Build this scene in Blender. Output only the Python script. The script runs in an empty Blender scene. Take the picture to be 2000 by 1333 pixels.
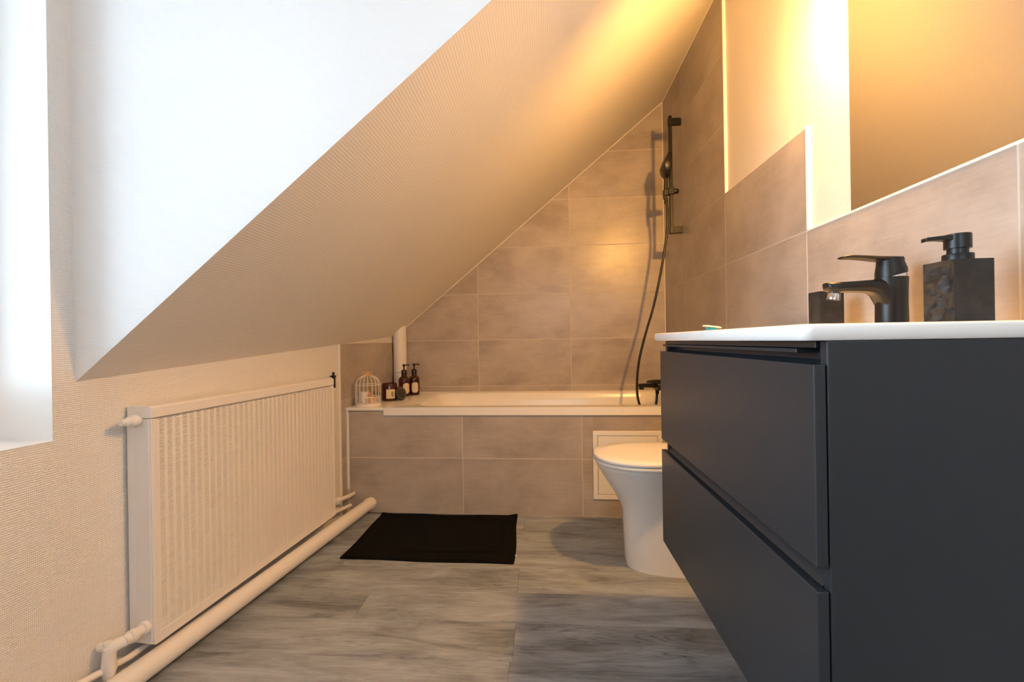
import bpy, bmesh, math, random
from mathutils import Vector, Matrix, noise
random.seed(7)
scn = bpy.context.scene
COL = scn.collection
PI = math.pi

# ------------------------------------------------------------------ camera
F_PX, YAW, PITCH, ROLL, CAM_H = 897.88, .0695, .0003, .0159, .8738
cy_, sy_ = math.cos(YAW), math.sin(YAW)
r0, f0, u0 = Vector((cy_, sy_, 0)), Vector((-sy_, cy_, 0)), Vector((0, 0, 1))
fwd = f0 * math.cos(PITCH) + u0 * math.sin(PITCH)
up1 = u0 * math.cos(PITCH) - f0 * math.sin(PITCH)
right = r0 * math.cos(ROLL) - up1 * math.sin(ROLL)
up = r0 * math.sin(ROLL) + up1 * math.cos(ROLL)
cam = bpy.data.cameras.new('camera')
cam.sensor_width = 36
cam.lens = F_PX * 36 / 2000
cam.clip_start = .02
co = bpy.data.objects.new('camera', cam)
COL.objects.link(co)
co.matrix_world = Matrix((( right.x, up.x, -fwd.x, 0), (right.y, up.y, -fwd.y, 0), (right.z, up.z, -fwd.z, CAM_H), (0, 0, 0, 1)))
scn.camera = co

# ------------------------------------------------------------------ light
SKY, SKY_COL = 13.2, (.67, .85, 1.0)
LAMP, LAMP_COL = 2200.0, (1.0, .48, .105)
LAMP_POS = Vector((.728, 1.148, 1.748))
world = bpy.data.worlds.new('overcast_sky')
scn.world = world
world.use_nodes = True
bg = world.node_tree.nodes['Background']
bg.inputs['Color'].default_value = SKY_COL + (1,)
bg.inputs['Strength'].default_value = SKY
def portal(loc, rot, w, h):
    po = bpy.data.lights.new('window_portal', 'AREA')
    po.shape = 'RECTANGLE'; po.size = w; po.size_y = h
    po.cycles.is_portal = True
    poo = bpy.data.objects.new('window_portal', po)
    COL.objects.link(poo)
    poo.location = loc; poo.rotation_euler = rot
portal((-1.46, .28, 1.40), (PI / 2, 0, -PI / 2 - .072), 1.40, 1.50)
portal((.15, -1.44, 1.43), (PI / 2, 0, 0), .82, .48)  # portal of the added fill opening in the rear wall
vs = scn.view_settings
vs.view_transform = 'Standard'; vs.look = 'None'; vs.gamma = 1; vs.use_curve_mapping = False
vs.exposure = 0.12
scn.cycles.max_bounces = 10
scn.cycles.diffuse_bounces = 6
scn.cycles.sample_clamp_indirect = 8

# ------------------------------------------------------------------ materials
def nt(name):
    m = bpy.data.materials.new(name); m.use_nodes = True
    return m, m.node_tree.nodes, m.node_tree.links, m.node_tree.nodes['Principled BSDF']
def c4(c): return tuple(c) + (1,)
def plain(name, col, rough=.5, metal=0, spec=.5, coat=0, bump=0, bscale=60, var=0):
    m, n, l, b = nt(name)
    b.inputs['Base Color'].default_value = c4(col); b.inputs['Roughness'].default_value = rough
    b.inputs['Metallic'].default_value = metal; b.inputs['Specular IOR Level'].default_value = spec
    b.inputs['Coat Weight'].default_value = coat
    tc = n.new('ShaderNodeTexCoord')
    nz = n.new('ShaderNodeTexNoise'); nz.inputs['Scale'].default_value = bscale; nz.inputs['Detail'].default_value = 5
    l.new(tc.outputs['Object'], nz.inputs['Vector'])
    if bump:
        bp = n.new('ShaderNodeBump'); bp.inputs['Strength'].default_value = bump; bp.inputs['Distance'].default_value = .002
        l.new(nz.outputs['Fac'], bp.inputs['Height']); l.new(bp.outputs['Normal'], b.inputs['Normal'])
    if var:
        cr = n.new('ShaderNodeValToRGB')
        cr.color_ramp.elements[0].position = .3; cr.color_ramp.elements[1].position = .7
        cr.color_ramp.elements[0].color = c4([x * (1 - var) for x in col]); cr.color_ramp.elements[1].color = c4([min(1, x * (1 + var)) for x in col])
        l.new(nz.outputs['Fac'], cr.inputs['Fac']); l.new(cr.outputs['Color'], b.inputs['Base Color'])
    return m
def wallpaper(name, col, rough, ax_scale, strength):
    """painted glass-fibre wallpaper: fine woven ribs as relief"""
    m, n, l, b = nt(name)
    b.inputs['Base Color'].default_value = c4(col); b.inputs['Roughness'].default_value = rough
    b.inputs['Specular IOR Level'].default_value = .35
    tc = n.new('ShaderNodeTexCoord')
    mp = n.new('ShaderNodeMapping'); mp.inputs['Scale'].default_value = ax_scale
    l.new(tc.outputs['Object'], mp.inputs['Vector'])
    w = n.new('ShaderNodeTexWave'); w.wave_type = 'BANDS'; w.bands_direction = 'Z'
    w.inputs['Scale'].default_value = 62; w.inputs['Distortion'].default_value = .8; w.inputs['Detail Scale'].default_value = 6
    l.new(mp.outputs['Vector'], w.inputs['Vector'])
    w2 = n.new('ShaderNodeTexWave'); w2.wave_type = 'BANDS'; w2.bands_direction = 'Y'
    w2.inputs['Scale'].default_value = 84; w2.inputs['Distortion'].default_value = .8; w2.inputs['Detail Scale'].default_value = 6
    l.new(mp.outputs['Vector'], w2.inputs['Vector'])
    nz = n.new('ShaderNodeTexNoise'); nz.inputs['Scale'].default_value = 160
    l.new(tc.outputs['Object'], nz.inputs['Vector'])
    a = n.new('ShaderNodeMath'); a.operation = 'MULTIPLY_ADD'; a.inputs[1].default_value = .5
    l.new(w2.outputs['Fac'], a.inputs[0]); l.new(w.outputs['Fac'], a.inputs[2])
    a2 = n.new('ShaderNodeMath'); a2.operation = 'MULTIPLY_ADD'; a2.inputs[1].default_value = .8
    l.new(nz.outputs['Fac'], a2.inputs[0]); l.new(a.outputs[0], a2.inputs[2])
    bp = n.new('ShaderNodeBump'); bp.inputs['Strength'].default_value = strength; bp.inputs['Distance'].default_value = .0015
    l.new(a2.outputs[0], bp.inputs['Height']); l.new(bp.outputs['Normal'], b.inputs['Normal'])
    return m
def tile_mat():
    m, n, l, b = nt('taupe_tile')
    tc = n.new('ShaderNodeTexCoord'); oi = n.new('ShaderNodeObjectInfo')
    sc_ = n.new('ShaderNodeVectorMath'); sc_.operation = 'SCALE'; sc_.inputs[0].default_value = (13, 7, 5)
    l.new(oi.outputs['Random'], sc_.inputs['Scale'])
    ad = n.new('ShaderNodeVectorMath'); l.new(tc.outputs['Object'], ad.inputs[0]); l.new(sc_.outputs[0], ad.inputs[1])
    mp = n.new('ShaderNodeMapping'); mp.inputs['Scale'].default_value = (1, 1, 1.5)
    l.new(ad.outputs[0], mp.inputs['Vector'])
    n1 = n.new('ShaderNodeTexNoise'); n1.inputs['Scale'].default_value = 3.6; n1.inputs['Detail'].default_value = 6; n1.inputs['Roughness'].default_value = .62
    l.new(mp.outputs['Vector'], n1.inputs['Vector'])
    mp2 = n.new('ShaderNodeMapping'); mp2.inputs['Scale'].default_value = (4, 4, 70)
    l.new(ad.outputs[0], mp2.inputs['Vector'])
    n2 = n.new('ShaderNodeTexNoise'); n2.inputs['Scale'].default_value = 2.4; n2.inputs['Detail'].default_value = 5
    l.new(mp2.outputs['Vector'], n2.inputs['Vector'])
    mx = n.new('ShaderNodeMath'); mx.operation = 'MULTIPLY_ADD'; mx.inputs[1].default_value = .20
    l.new(n2.outputs['Fac'], mx.inputs[0]); l.new(n1.outputs['Fac'], mx.inputs[2])
    cr = n.new('ShaderNodeValToRGB'); e = cr.color_ramp.elements
    e[0].position = .42; e[0].color = (.33, .285, .25, 1); e[1].position = .80; e[1].color = (.49, .44, .395, 1)
    l.new(mx.outputs[0], cr.inputs['Fac']); l.new(cr.outputs['Color'], b.inputs['Base Color'])
    b.inputs['Roughness'].default_value = .31; b.inputs['Specular IOR Level'].default_value = .5
    bp = n.new('ShaderNodeBump'); bp.inputs['Strength'].default_value = .08; bp.inputs['Distance'].default_value = .001
    l.new(n2.outputs['Fac'], bp.inputs['Height']); l.new(bp.outputs['Normal'], b.inputs['Normal'])
    return m
def wood_mat():
    m, n, l, b = nt('grey_oak_vinyl')
    tc = n.new('ShaderNodeTexCoord'); oi = n.new('ShaderNodeObjectInfo')
    sc_ = n.new('ShaderNodeVectorMath'); sc_.operation = 'SCALE'; sc_.inputs[0].default_value = (17, 9, 0)
    l.new(oi.outputs['Random'], sc_.inputs['Scale'])
    ad = n.new('ShaderNodeVectorMath'); l.new(tc.outputs['Object'], ad.inputs[0]); l.new(sc_.outputs[0], ad.inputs[1])
    def nz(scale, s, det, rough=.6, dist=0):
        mp = n.new('ShaderNodeMapping'); mp.inputs['Scale'].default_value = scale
        l.new(ad.outputs[0], mp.inputs['Vector'])
        t = n.new('ShaderNodeTexNoise'); t.inputs['Scale'].default_value = s; t.inputs['Detail'].default_value = det
        t.inputs['Roughness'].default_value = rough; t.inputs['Distortion'].default_value = dist
        l.new(mp.outputs['Vector'], t.inputs['Vector']); return t.outputs['Fac']
    broad = nz((2.2, 9, 1), 1.5, 8, .62, .6)
    fine = nz((7, 120, 1), 1.2, 6, .75)
    cont = nz((.9, 9, 1), 1.5, 2, .45, 1.2)
    def math(op, a_, b_, c_=None):
        t = n.new('ShaderNodeMath'); t.operation = op
        for i_, v_ in enumerate((a_, b_, c_)):
            if v_ is None: continue
            if isinstance(v_, (int, float)): t.inputs[i_].default_value = v_
            else: l.new(v_, t.inputs[i_])
        return t.outputs[0]
    # growth-ring contour lines: thin dark bands where a smooth field crosses regular levels
    saw = math('FRACT', math('MULTIPLY', cont, 16), None)
    line = math('POWER', math('ABSOLUTE', math('MULTIPLY_ADD', saw, 2, -1), None), 7)
    patch = nz((1.4, 5, 1), 1.3, 3, .5)
    pm = n.new('ShaderNodeMapRange'); pm.inputs['From Min'].default_value = .48; pm.inputs['From Max'].default_value = .68
    l.new(patch, pm.inputs['Value'])
    dark = math('MULTIPLY', math('MULTIPLY', line, pm.outputs[0]), fine)
    v0 = math('MULTIPLY_ADD', broad, .78, math('MULTIPLY_ADD', fine, .42, -.115))
    v1 = math('MULTIPLY_ADD', dark, -.34, v0)
    v2 = math('MULTIPLY_ADD', oi.outputs['Random'], .05, v1)
    cr = n.new('ShaderNodeValToRGB'); e = cr.color_ramp.elements
    e[0].position = .30; e[0].color = (.075, .082, .091, 1); e[1].position = .70; e[1].color = (.41, .46, .525, 1)
    k = e.new(.50); k.color = (.255, .285, .322, 1)
    l.new(v2, cr.inputs['Fac']); l.new(cr.outputs['Color'], b.inputs['Base Color'])
    b.inputs['Roughness'].default_value = .5; b.inputs['Specular IOR Level'].default_value = .4
    bp = n.new('ShaderNodeBump'); bp.inputs['Strength'].default_value = .25; bp.inputs['Distance'].default_value = .001
    l.new(fine, bp.inputs['Height']); l.new(bp.outputs['Normal'], b.inputs['Normal'])
    return m
def glass_pane():
    m, n, l, b = nt('window_glass')
    tr = n.new('ShaderNodeBsdfTransparent'); gl = n.new('ShaderNodeBsdfGlossy'); gl.inputs['Roughness'].default_value = .02
    fr = n.new('ShaderNodeFresnel'); fr.inputs['IOR'].default_value = 1.5
    mx = n.new('ShaderNodeMixShader')
    l.new(fr.outputs[0], mx.inputs[0]); l.new(tr.outputs[0], mx.inputs[1]); l.new(gl.outputs[0], mx.inputs[2])
    l.new(mx.outputs[0], n['Material Output'].inputs['Surface'])
    return m
def amber():
    m, n, l, b = nt('amber_glass')
    b.inputs['Base Color'].default_value = (.055, .010, .005, 1); b.inputs['Roughness'].default_value = .08
    b.inputs['Specular IOR Level'].default_value = .6
    return m
M = {}
M['wall'] = wallpaper('cream_wallpaper', (.80, .78, .75), .55, (1, 1, 1), .5)
M['slope'] = wallpaper('slope_wallpaper', (.80, .775, .74), .5, (1, 1, 1), .22)
M['dormer'] = wallpaper('white_wallpaper', (.84, .84, .835), .55, (1, 1, 1), .2)
M['paint'] = plain('cream_wall_paint', (.71, .68, .64), .5, bump=.35, bscale=140)
M['ceil'] = plain('ceiling_paint', (.82, .81, .79), .6, bump=.1, bscale=90)
M['tile'] = tile_mat()
M['grout'] = plain('pale_grout', (.58, .525, .465), .8, bump=.2, bscale=200)
M['wood'] = wood_mat()
M['subfloor'] = plain('dark_subfloor', (.06, .057, .053), .8)
M['trim'] = plain('white_trim', (.85, .83, .80), .35)
M['caulk'] = plain('sealant', (.74, .69, .62), .45)
M['enamel'] = plain('white_enamel', (.86, .85, .83), .22)
M['ceramic'] = plain('white_ceramic', (.87, .865, .855), .09, coat=.4)
M['seat'] = plain('white_toilet_seat', (.85, .845, .84), .22)
M['rad'] = plain('radiator_lacquer', (.83, .80, .765), .35, bump=.05)
M['pipe'] = plain('painted_pipe', (.82, .785, .745), .38, bump=.25, bscale=40)
M['vanity'] = plain('matt_anthracite', (.021, .025, .031), .36, spec=.5, bump=.04, bscale=300)
M['vanity_dark'] = plain('black_recess', (.012, .012, .014), .4)
M['black'] = plain('matt_black_metal', (.008, .008, .009), .36, spec=.4)
M['rubber'] = plain('black_hose', (.012, .011, .011), .35)
M['chrome'] = plain('chrome', (.75, .75, .75), .12, metal=1)
M['slate'] = plain('black_slate', (.013, .014, .016), .55, bump=.9, bscale=55, var=.5)
M['slate_rough'] = plain('rough_black_slate', (.016, .0145, .013), .6, bump=1.0, bscale=90, var=.7)
M['mat'] = plain('black_towelling', (.0042, .0043, .0046), .95, spec=.08, bump=1.0, bscale=420, var=.35)
M['amber'] = amber()
M['label'] = plain('cream_paper', (.72, .60, .42), .6, var=.08, bscale=90)
M['print'] = plain('olive_print', (.28, .24, .06), .6)
M['wire'] = plain('white_wire', (.80, .76, .70), .4)
M['gold'] = plain('peach_gold', (.75, .42, .16), .45)
M['peach'] = plain('peach_wax', (.78, .42, .20), .5, var=.2, bscale=60)
M['pink'] = plain('pink_wax', (.72, .36, .28), .5, var=.2, bscale=60)
M['leaf'] = plain('dried_leaf', (.36, .24, .08), .6)
M['teal'] = plain('teal_plastic', (.02, .30, .38), .35)
M['cream'] = plain('cream_bristle', (.82, .74, .60), .7, bump=.6, bscale=250)
M['mirror'] = plain('mirror_silver', (.93, .90, .84), .012, metal=1)
M['glass'] = glass_pane()
M['winframe'] = plain('window_lacquer', (.84, .84, .84), .35)
M['door'] = plain('door_lacquer', (.80, .79, .77), .4)
def bulb_mat():
    m, n, l, b = nt('warm_bulb')
    b.inputs['Base Color'].default_value = (.8, .8, .8, 1)
    b.inputs['Emission Color'].default_value = LAMP_COL + (1,); b.inputs['Emission Strength'].default_value = LAMP
    return m
M['bulb'] = bulb_mat()

# ------------------------------------------------------------------ mesh builder
class MB:
    def __init__(s): s.v = []; s.f = []
    def add(s, vs, fs):
        o = len(s.v); s.v += [Vector(p) for p in vs]; s.f += [tuple(i + o for i in f) for f in fs]; return s
    def box(s, a, b):
        (x0, y0, z0), (x1, y1, z1) = a, b
        return s.add([(x0, y0, z0), (x1, y0, z0), (x1, y1, z0), (x0, y1, z0), (x0, y0, z1), (x1, y0, z1), (x1, y1, z1), (x0, y1, z1)],
                     [(0, 3, 2, 1), (4, 5, 6, 7), (0, 1, 5, 4), (1, 2, 6, 5), (2, 3, 7, 6), (3, 0, 4, 7)])
    def prism(s, pts, vec):
        n = len(pts); vec = Vector(vec); a = [Vector(p) for p in pts]
        return s.add(a + [p + vec for p in a], [tuple(range(n)), tuple(reversed(range(n, 2 * n)))] + [(i, n + i, n + (i + 1) % n, (i + 1) % n) for i in range(n)])
    def loft(s, rings, caps=True, closed=True):
        n = len(rings[0]); o = []
        fs = []
        for k in range(len(rings) - 1):
            for i in range(n if closed else n - 1):
                j = (i + 1) % n
                fs.append((k * n + i, k * n + j, (k + 1) * n + j, (k + 1) * n + i))
        if caps:
            fs.append(tuple(reversed(range(n)))); fs.append(tuple(range((len(rings) - 1) * n, len(rings) * n)))
        return s.add([p for r in rings for p in r], fs)
    def lathe(s, prof, base=(0, 0, 0), seg=24, axis='Z', caps=True):
        base = Vector(base); rings = []
        for r, h in prof:
            ring = []
            for i in range(seg):
                t = 2 * PI * i / seg; a, b = r * math.cos(t), r * math.sin(t)
                p = {'Z': (a, b, h), 'X': (h, a, b), 'Y': (b, h, a)}[axis]
                ring.append(base + Vector(p))
            rings.append(ring)
        return s.loft(rings, caps)
    def tube(s, pts, r, seg=10):
        pts = [Vector(p) for p in pts]; rings = []; ref = None
        for i, p in enumerate(pts):
            d = (pts[min(i + 1, len(pts) - 1)] - pts[max(i - 1, 0)]).normalized()
            if ref is None:
                ref = Vector((0, 0, 1)) if abs(d.z) < .9 else Vector((1, 0, 0))
            u = (ref - d * ref.dot(d)).normalized(); w = d.cross(u); ref = u
            rr = r[i] if isinstance(r, (list, tuple)) else r
            rings.append([p + (u * math.cos(2 * PI * k / seg) + w * math.sin(2 * PI * k / seg)) * rr for k in range(seg)])
        return s.loft(rings)
    def xf(s, m): s.v = [m @ p for p in s.v]; return s

def mesh_of(name, mb, mat, smooth=False, bevel=0, bseg=1, off=Vector((0, 0, 0)), angle=40):
    me = bpy.data.meshes.new(name)
    me.from_pydata([tuple(p - off) for p in mb.v], [], mb.f)
    bm = bmesh.new(); bm.from_mesh(me)
    bmesh.ops.recalc_face_normals(bm, faces=bm.faces)
    if bevel:
        es = [e for e in bm.edges if len(e.link_faces) == 2 and e.calc_face_angle(0) > .5]
        bmesh.ops.bevel(bm, geom=es, offset=bevel, segments=bseg, affect='EDGES', profile=.5, clamp_overlap=True)
    if smooth:
        for f in bm.faces: f.smooth = True
        for e in bm.edges:
            if len(e.link_faces) == 2 and e.calc_face_angle(0) > math.radians(angle): e.smooth = False
    bm.to_mesh(me); bm.free()
    me.materials.append(mat)
    return me
def root_off(parent):
    o = Vector((0, 0, 0)); p = parent
    while p is not None:
        o += p.location; p = p.parent
    return o
LOCAL = set()        # roots whose parts are written in the root's own rotated frame
def obj(name, mb, mat, parent=None, **kw):
    r = parent
    while r is not None and r.parent is not None: r = r.parent
    off = Vector((0, 0, 0)) if (r is None or r.name in LOCAL) else root_off(parent)
    o = bpy.data.objects.new(name, mesh_of(name, mb, mat, off=off, **kw))
    COL.objects.link(o)
    if parent: o.parent = parent
    return o
def tag(o, label, cat=None, group=None, kind=None):
    o['label'] = label
    if cat: o['category'] = cat
    if group: o['group'] = group
    if kind: o['kind'] = kind
    return o
def thing(name, label, cat, loc, group=None, rotz=0):
    o = bpy.data.objects.new(name, None); COL.objects.link(o)
    o.empty_display_size = .05
    o.location = loc; o.rotation_euler = (0, 0, rotz)
    if rotz: LOCAL.add(o.name)
    return tag(o, label, cat, group)
def struct(name, mb, mat, label, cat='wall', **kw):
    return tag(obj(name, mb, mat, **kw), label, cat, kind='structure')

# ------------------------------------------------------------------ measurements (metres)
XR, D1, D2 = .7726, 2.295, 2.9825          # tile face of right wall, bath front, back wall
XP = XR + .011                             # painted face of right wall
SA, SB = .8339, 1.7318 - .0068             # sloped ceiling: z = SB + SA x + .0034 y
YD = 1.027                                 # dormer cheek
def zs(x, y=2.0): return SB + SA * x + .0034 * y
LTH = -math.atan(.0721)                    # skew of the left wall
LO = Vector((-1.0295, 2.3066, 0))
LM = Matrix.Translation(LO) @ Matrix.Rotation(LTH, 4, 'Z')
def lw(off, s, z): return LM @ Vector((off, s, z))   # left-wall frame: off into the room, s along, z up
CEIL = 2.45
RIM = .543                                 # bath rim height
ROWS = [-.016, .284, .584, .884, 1.184, 1.484, 1.784, 2.084, 2.384]
J = .0038                                  # tile joint
TD = .008                                  # tile depth

def clip(poly, fn):
    """keep the part of a 2D polygon where fn(p) >= 0 (half plane)"""
    out = []
    for i in range(len(poly)):
        p, q = poly[i], poly[(i + 1) % len(poly)]; a, b = fn(p), fn(q)
        if a >= 0: out.append(p)
        if (a >= 0) != (b >= 0):
            t = a / (a - b); out.append((p[0] + (q[0] - p[0]) * t, p[1] + (q[1] - p[1]) * t))
    return out
def area2(p): return abs(sum(p[i][0] * p[(i + 1) % len(p)][1] - p[(i + 1) % len(p)][0] * p[i][1] for i in range(len(p)))) / 2
FULL = {}
def tile(parent, poly, plane, jit=True):
    """one wall tile: polygon in wall coordinates (a, z); plane maps (a, z, depth) into the wall's own frame"""
    if len(poly) < 3 or area2(poly) < 2e-4: return
    ca = sum(p[0] for p in poly) / len(poly); cz = sum(p[1] for p in poly) / len(poly)
    base = Vector(plane(ca, cz, 0))
    rel = [(round(p[0] - ca, 4), round(p[1] - cz, 4)) for p in poly]
    key = (plane.__name__, tuple(rel))
    if key not in FULL:
        mb = MB()
        a = [Vector(plane(ca + p[0], cz + p[1], 0)) - base for p in rel]
        b = [Vector(plane(ca + p[0], cz + p[1], TD)) - base for p in rel]
        n = len(a)
        mb.add(a + b, [tuple(range(n)), tuple(reversed(range(n, 2 * n)))] + [(i, n + i, n + (i + 1) % n, (i + 1) % n) for i in range(n)])
        FULL[key] = mesh_of('tile', mb, M['tile'], bevel=.0008)
    o = bpy.data.objects.new('tile', FULL[key]); COL.objects.link(o)
    o.parent = parent
    d = random.uniform(0, .0003)
    o.location = Vector(plane(ca, cz, d))
    return o
def rect(a0, a1, z0, z1): return [(a0 + J / 2, z0 + J / 2), (a1 - J / 2, z0 + J / 2), (a1 - J / 2, z1 - J / 2), (a0 + J / 2, z1 - J / 2)]

# ------------------------------------------------------------------ floor
FZ = -.004
fl = struct('floor', MB().box((-1.5, -1.35, -.08), (1.0, 2.45, FZ)), M['subfloor'], 'grey oak plank floor in front of the bath', 'floor')
PW, PLEN = .17, 1.22
rows = [1.76 + PW * k for k in range(-18, 4)]
for k, y0 in enumerate(rows):
    y1 = min(y0 + PW, 2.305)
    if y1 - y0 < .02: continue
    seam = [-.107, .41, -.62][(k - 17) % 3] if k != 15 else -.10
    x = seam - 3 * PLEN
    while x < .80:
        a, b = max(x, -1.28), min(x + PLEN, .80)
        if b - a > .02:
            w = .0003
            mb = MB().box((-(b - a) / 2 + w, -(y1 - y0) / 2 + w, FZ), ((b - a) / 2 - w, (y1 - y0) / 2 - w, 0))
            o = bpy.data.objects.new('plank', mesh_of('plank', mb, M['wood'], bevel=.0004)); COL.objects.link(o)
            o.parent = fl; o.location = ((a + b) / 2, (y0 + y1) / 2, 0)
        x += PLEN

# ------------------------------------------------------------------ left wall (skewed a few degrees)
def ly(Y): return (Y - LO.y) / math.cos(LTH)
W0, W1, WZ0, WZ1, TH = ly(-.42), ly(.978), .66, 2.12, .42
mb = MB()
y_end = ly(2.258)
mb.box((-TH, ly(-1.40), -.05), (0, W0, CEIL + .05)); mb.box((-TH, W0, -.05), (0, W1, WZ0)); mb.box((-TH, W0, WZ1), (0, W1, CEIL + .05))
mb.box((-TH, W1, -.05), (0, y_end, CEIL + .05)); mb.box((-TH, y_end, -.05), (-.010, ly(3.10), CEIL + .05))
wl = struct('wall_left', mb.xf(LM), M['wall'], 'cream ribbed wallpapered wall behind the radiator, left of the bath')
# tiled end of the left wall beside the bath: in the wall's own frame
def plane_l(a, z, d): return LM @ Vector((.001 - d, a, z))
g = MB().box((-.012, y_end, 0), (-.0006, ly(2.99), .876)).xf(LM)
obj('grout', g, M['grout'], wl)
LZ = .876
for z0, z1 in zip(ROWS, ROWS[1:]):
    for a0, a1 in ((y_end, y_end + .055), (y_end + .055, y_end + .655), (y_end + .655, ly(2.978))):
        p = rect(a0, a1, z0, z1)
        p = clip(clip(p, lambda q: LZ - .002 - q[1]), lambda q: q[1])
        tile(wl, p, plane_l)
obj('plaster_strip', MB().box((-.012, y_end, .876), (.0005, ly(2.99), .99)).xf(LM), M['paint'], wl)
tag(obj('trim_1', MB().box((-.02, y_end - .012, 0), (.0035, y_end + .004, .872)).xf(LM), M['trim'], bevel=.001),
    'white vertical edge strip where the wallpapered wall meets the tiles', 'trim', kind='structure')

# window in the left wall: reveal is the wall itself; frame, sash and pane near the outside
mb = MB(); fx0, fx1, fw = -.34, -.27, .06
mb.box((fx0, W0, WZ0), (fx1, W0 + fw, WZ1)).box((fx0, W1 - fw, WZ0), (fx1, W1, WZ1)).box((fx0, W0 + fw, WZ0), (fx1, W1 - fw, WZ0 + fw)).box((fx0, W0 + fw, WZ1 - fw), (fx1, W1 - fw, WZ1))
win = struct('window_1', mb.xf(LM), M['winframe'], 'bright white window with deep reveal at the left edge', 'window', bevel=.004)
mid = (W0 + W1) / 2
for a, b in ((W0 + fw, mid), (mid, W1 - fw)):
    s = MB(); e = .045; z0, z1 = WZ0 + fw, WZ1 - fw
    s.box((fx0 + .01, a, z0), (fx1 - .01, a + e, z1)).box((fx0 + .01, b - e, z0), (fx1 - .01, b, z1)).box((fx0 + .01, a + e, z0), (fx1 - .01, b - e, z0 + e)).box((fx0 + .01, a + e, z1 - e), (fx1 - .01, b - e, z1))
    so = obj('sash', s.xf(LM), M['winframe'], win, bevel=.003)
    obj('pane', MB().box((fx0 + .032, a + e, z0 + e), (fx0 + .036, b - e, z1 - e)).xf(LM), M['glass'], so)
obj('reveal', MB().box((-.27, W1 - .0012, WZ0 + .002), (-.0004, W1 - .0002, WZ1)).xf(LM), M['trim'], win)
obj('window_sill', MB().box((-.27, W0, WZ0 - .001), (.000, W1, WZ0 + .002)).xf(LM), M['trim'], win)

# ------------------------------------------------------------------ back wall
wb = struct('wall_back', MB().box((-1.25, D2 + .0115, -.05), (.95, D2 + .13, CEIL + .05)), M['paint'], 'tiled end wall behind the bath, under the sloped ceiling')
def plane_b(a, z, d): return (a, D2 + d, z)
xl_b = lw(0, ly(2.98), 0).x
sl = lambda q: zs(q[0], D2) - .006 - q[1]
gp = clip([(xl_b - .02, .30), (XP, .30), (XP, 2.5), (xl_b - .02, 2.5)], lambda q: zs(q[0], D2) - q[1])
obj('grout', MB().prism([(p[0], D2 + .0008, p[1]) for p in gp], (0, .0105, 0)), M['grout'], wb)
XJ = -.4268
xs = [XJ - 1.2, XJ - .6, XJ, XJ + .6, XR - .001]
for z0, z1 in zip(ROWS[1:], ROWS[2:] + [2.684]):
    for a0, a1 in zip(xs, xs[1:]):
        a0 = max(a0, xl_b + .002)
        if a1 - a0 < .02: continue
        p = clip(clip(rect(a0, a1, z0, z1), sl), lambda q: q[1] - (.50 if z0 < .3 else 0))
        tile(wb, p, plane_b)

# ------------------------------------------------------------------ right wall
wr = struct('wall_right', MB().box((XP, -1.40, -.05), (XP + .12, 3.12, CEIL + .05)), M['paint'], 'right wall, cream plaster above stepped taupe tiles')
def plane_r(a, z, d): return (XR + d, a, z)
YJ = 2.6028
def topz(y): return 2.6 if y > YJ - .6 else (1.484 if y > YJ - 1.2 else 1.184)
def grout_r(y0, y1, z1):
    obj('grout', MB().box((XR + .0007, y0, 0), (XP + .002, y1, z1)), M['grout'], wr)
gy0, gy1, gy2, gy3 = -1.3, YJ - 1.2 + .0, YJ - .6, D2
obj('grout', MB().box((XR + .0007, gy0, 0), (XP + .002, gy1, 1.182)), M['grout'], wr)
obj('grout', MB().box((XR + .0007, gy1, 0), (XP + .002, gy2, 1.482)), M['grout'], wr)
obj('grout', MB().box((XR + .0007, gy2, 0), (XP + .002, gy3 + .002, zs(XR) + .01)), M['grout'], wr)
ys = [YJ - .6 * k for k in range(7, -1, -1)] + [D2 - .001]
for z0, z1 in zip(ROWS, ROWS[1:]):
    for a0, a1 in zip(ys, ys[1:]):
        if z0 + .02 > topz((a0 + a1) / 2): continue
        p = clip(clip(rect(a0, a1, z0, z1), lambda q: zs(XR) - .006 - q[1]), lambda q: q[1])
        tile(wr, p, plane_r)
tr = MB()
T = .006
tag(obj('trim_2', MB().box((XR - .0008, gy2 - .007, 1.484), (XP + .003, gy2 + .0015, zs(XR) + .005)), M['trim'], bevel=.0012), 'white upright tile edge strip beside the shower', 'trim', kind='structure')
tag(obj('trim_3', MB().box((XR - .0008, gy1 - .007, 1.1795), (XP + .003, gy1 + .0015, 1.4885)), M['trim'], bevel=.0012), 'white upright tile edge strip left of the mirror', 'trim', kind='structure')
tag(obj('trim_4', MB().box((XR - .0008, gy0, 1.1805), (XP + .003, gy1, 1.1865)), M['trim'], bevel=.0012), 'white tile edge strip running under the mirror', 'trim', kind='structure')
tag(obj('trim_5', MB().box((XR + .0002, gy1, 1.4815), (XP + .003, gy2, 1.4855)), M['caulk'], bevel=.001), 'thin tile edge strip on top of the stepped tiles', 'trim', kind='structure')

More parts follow.
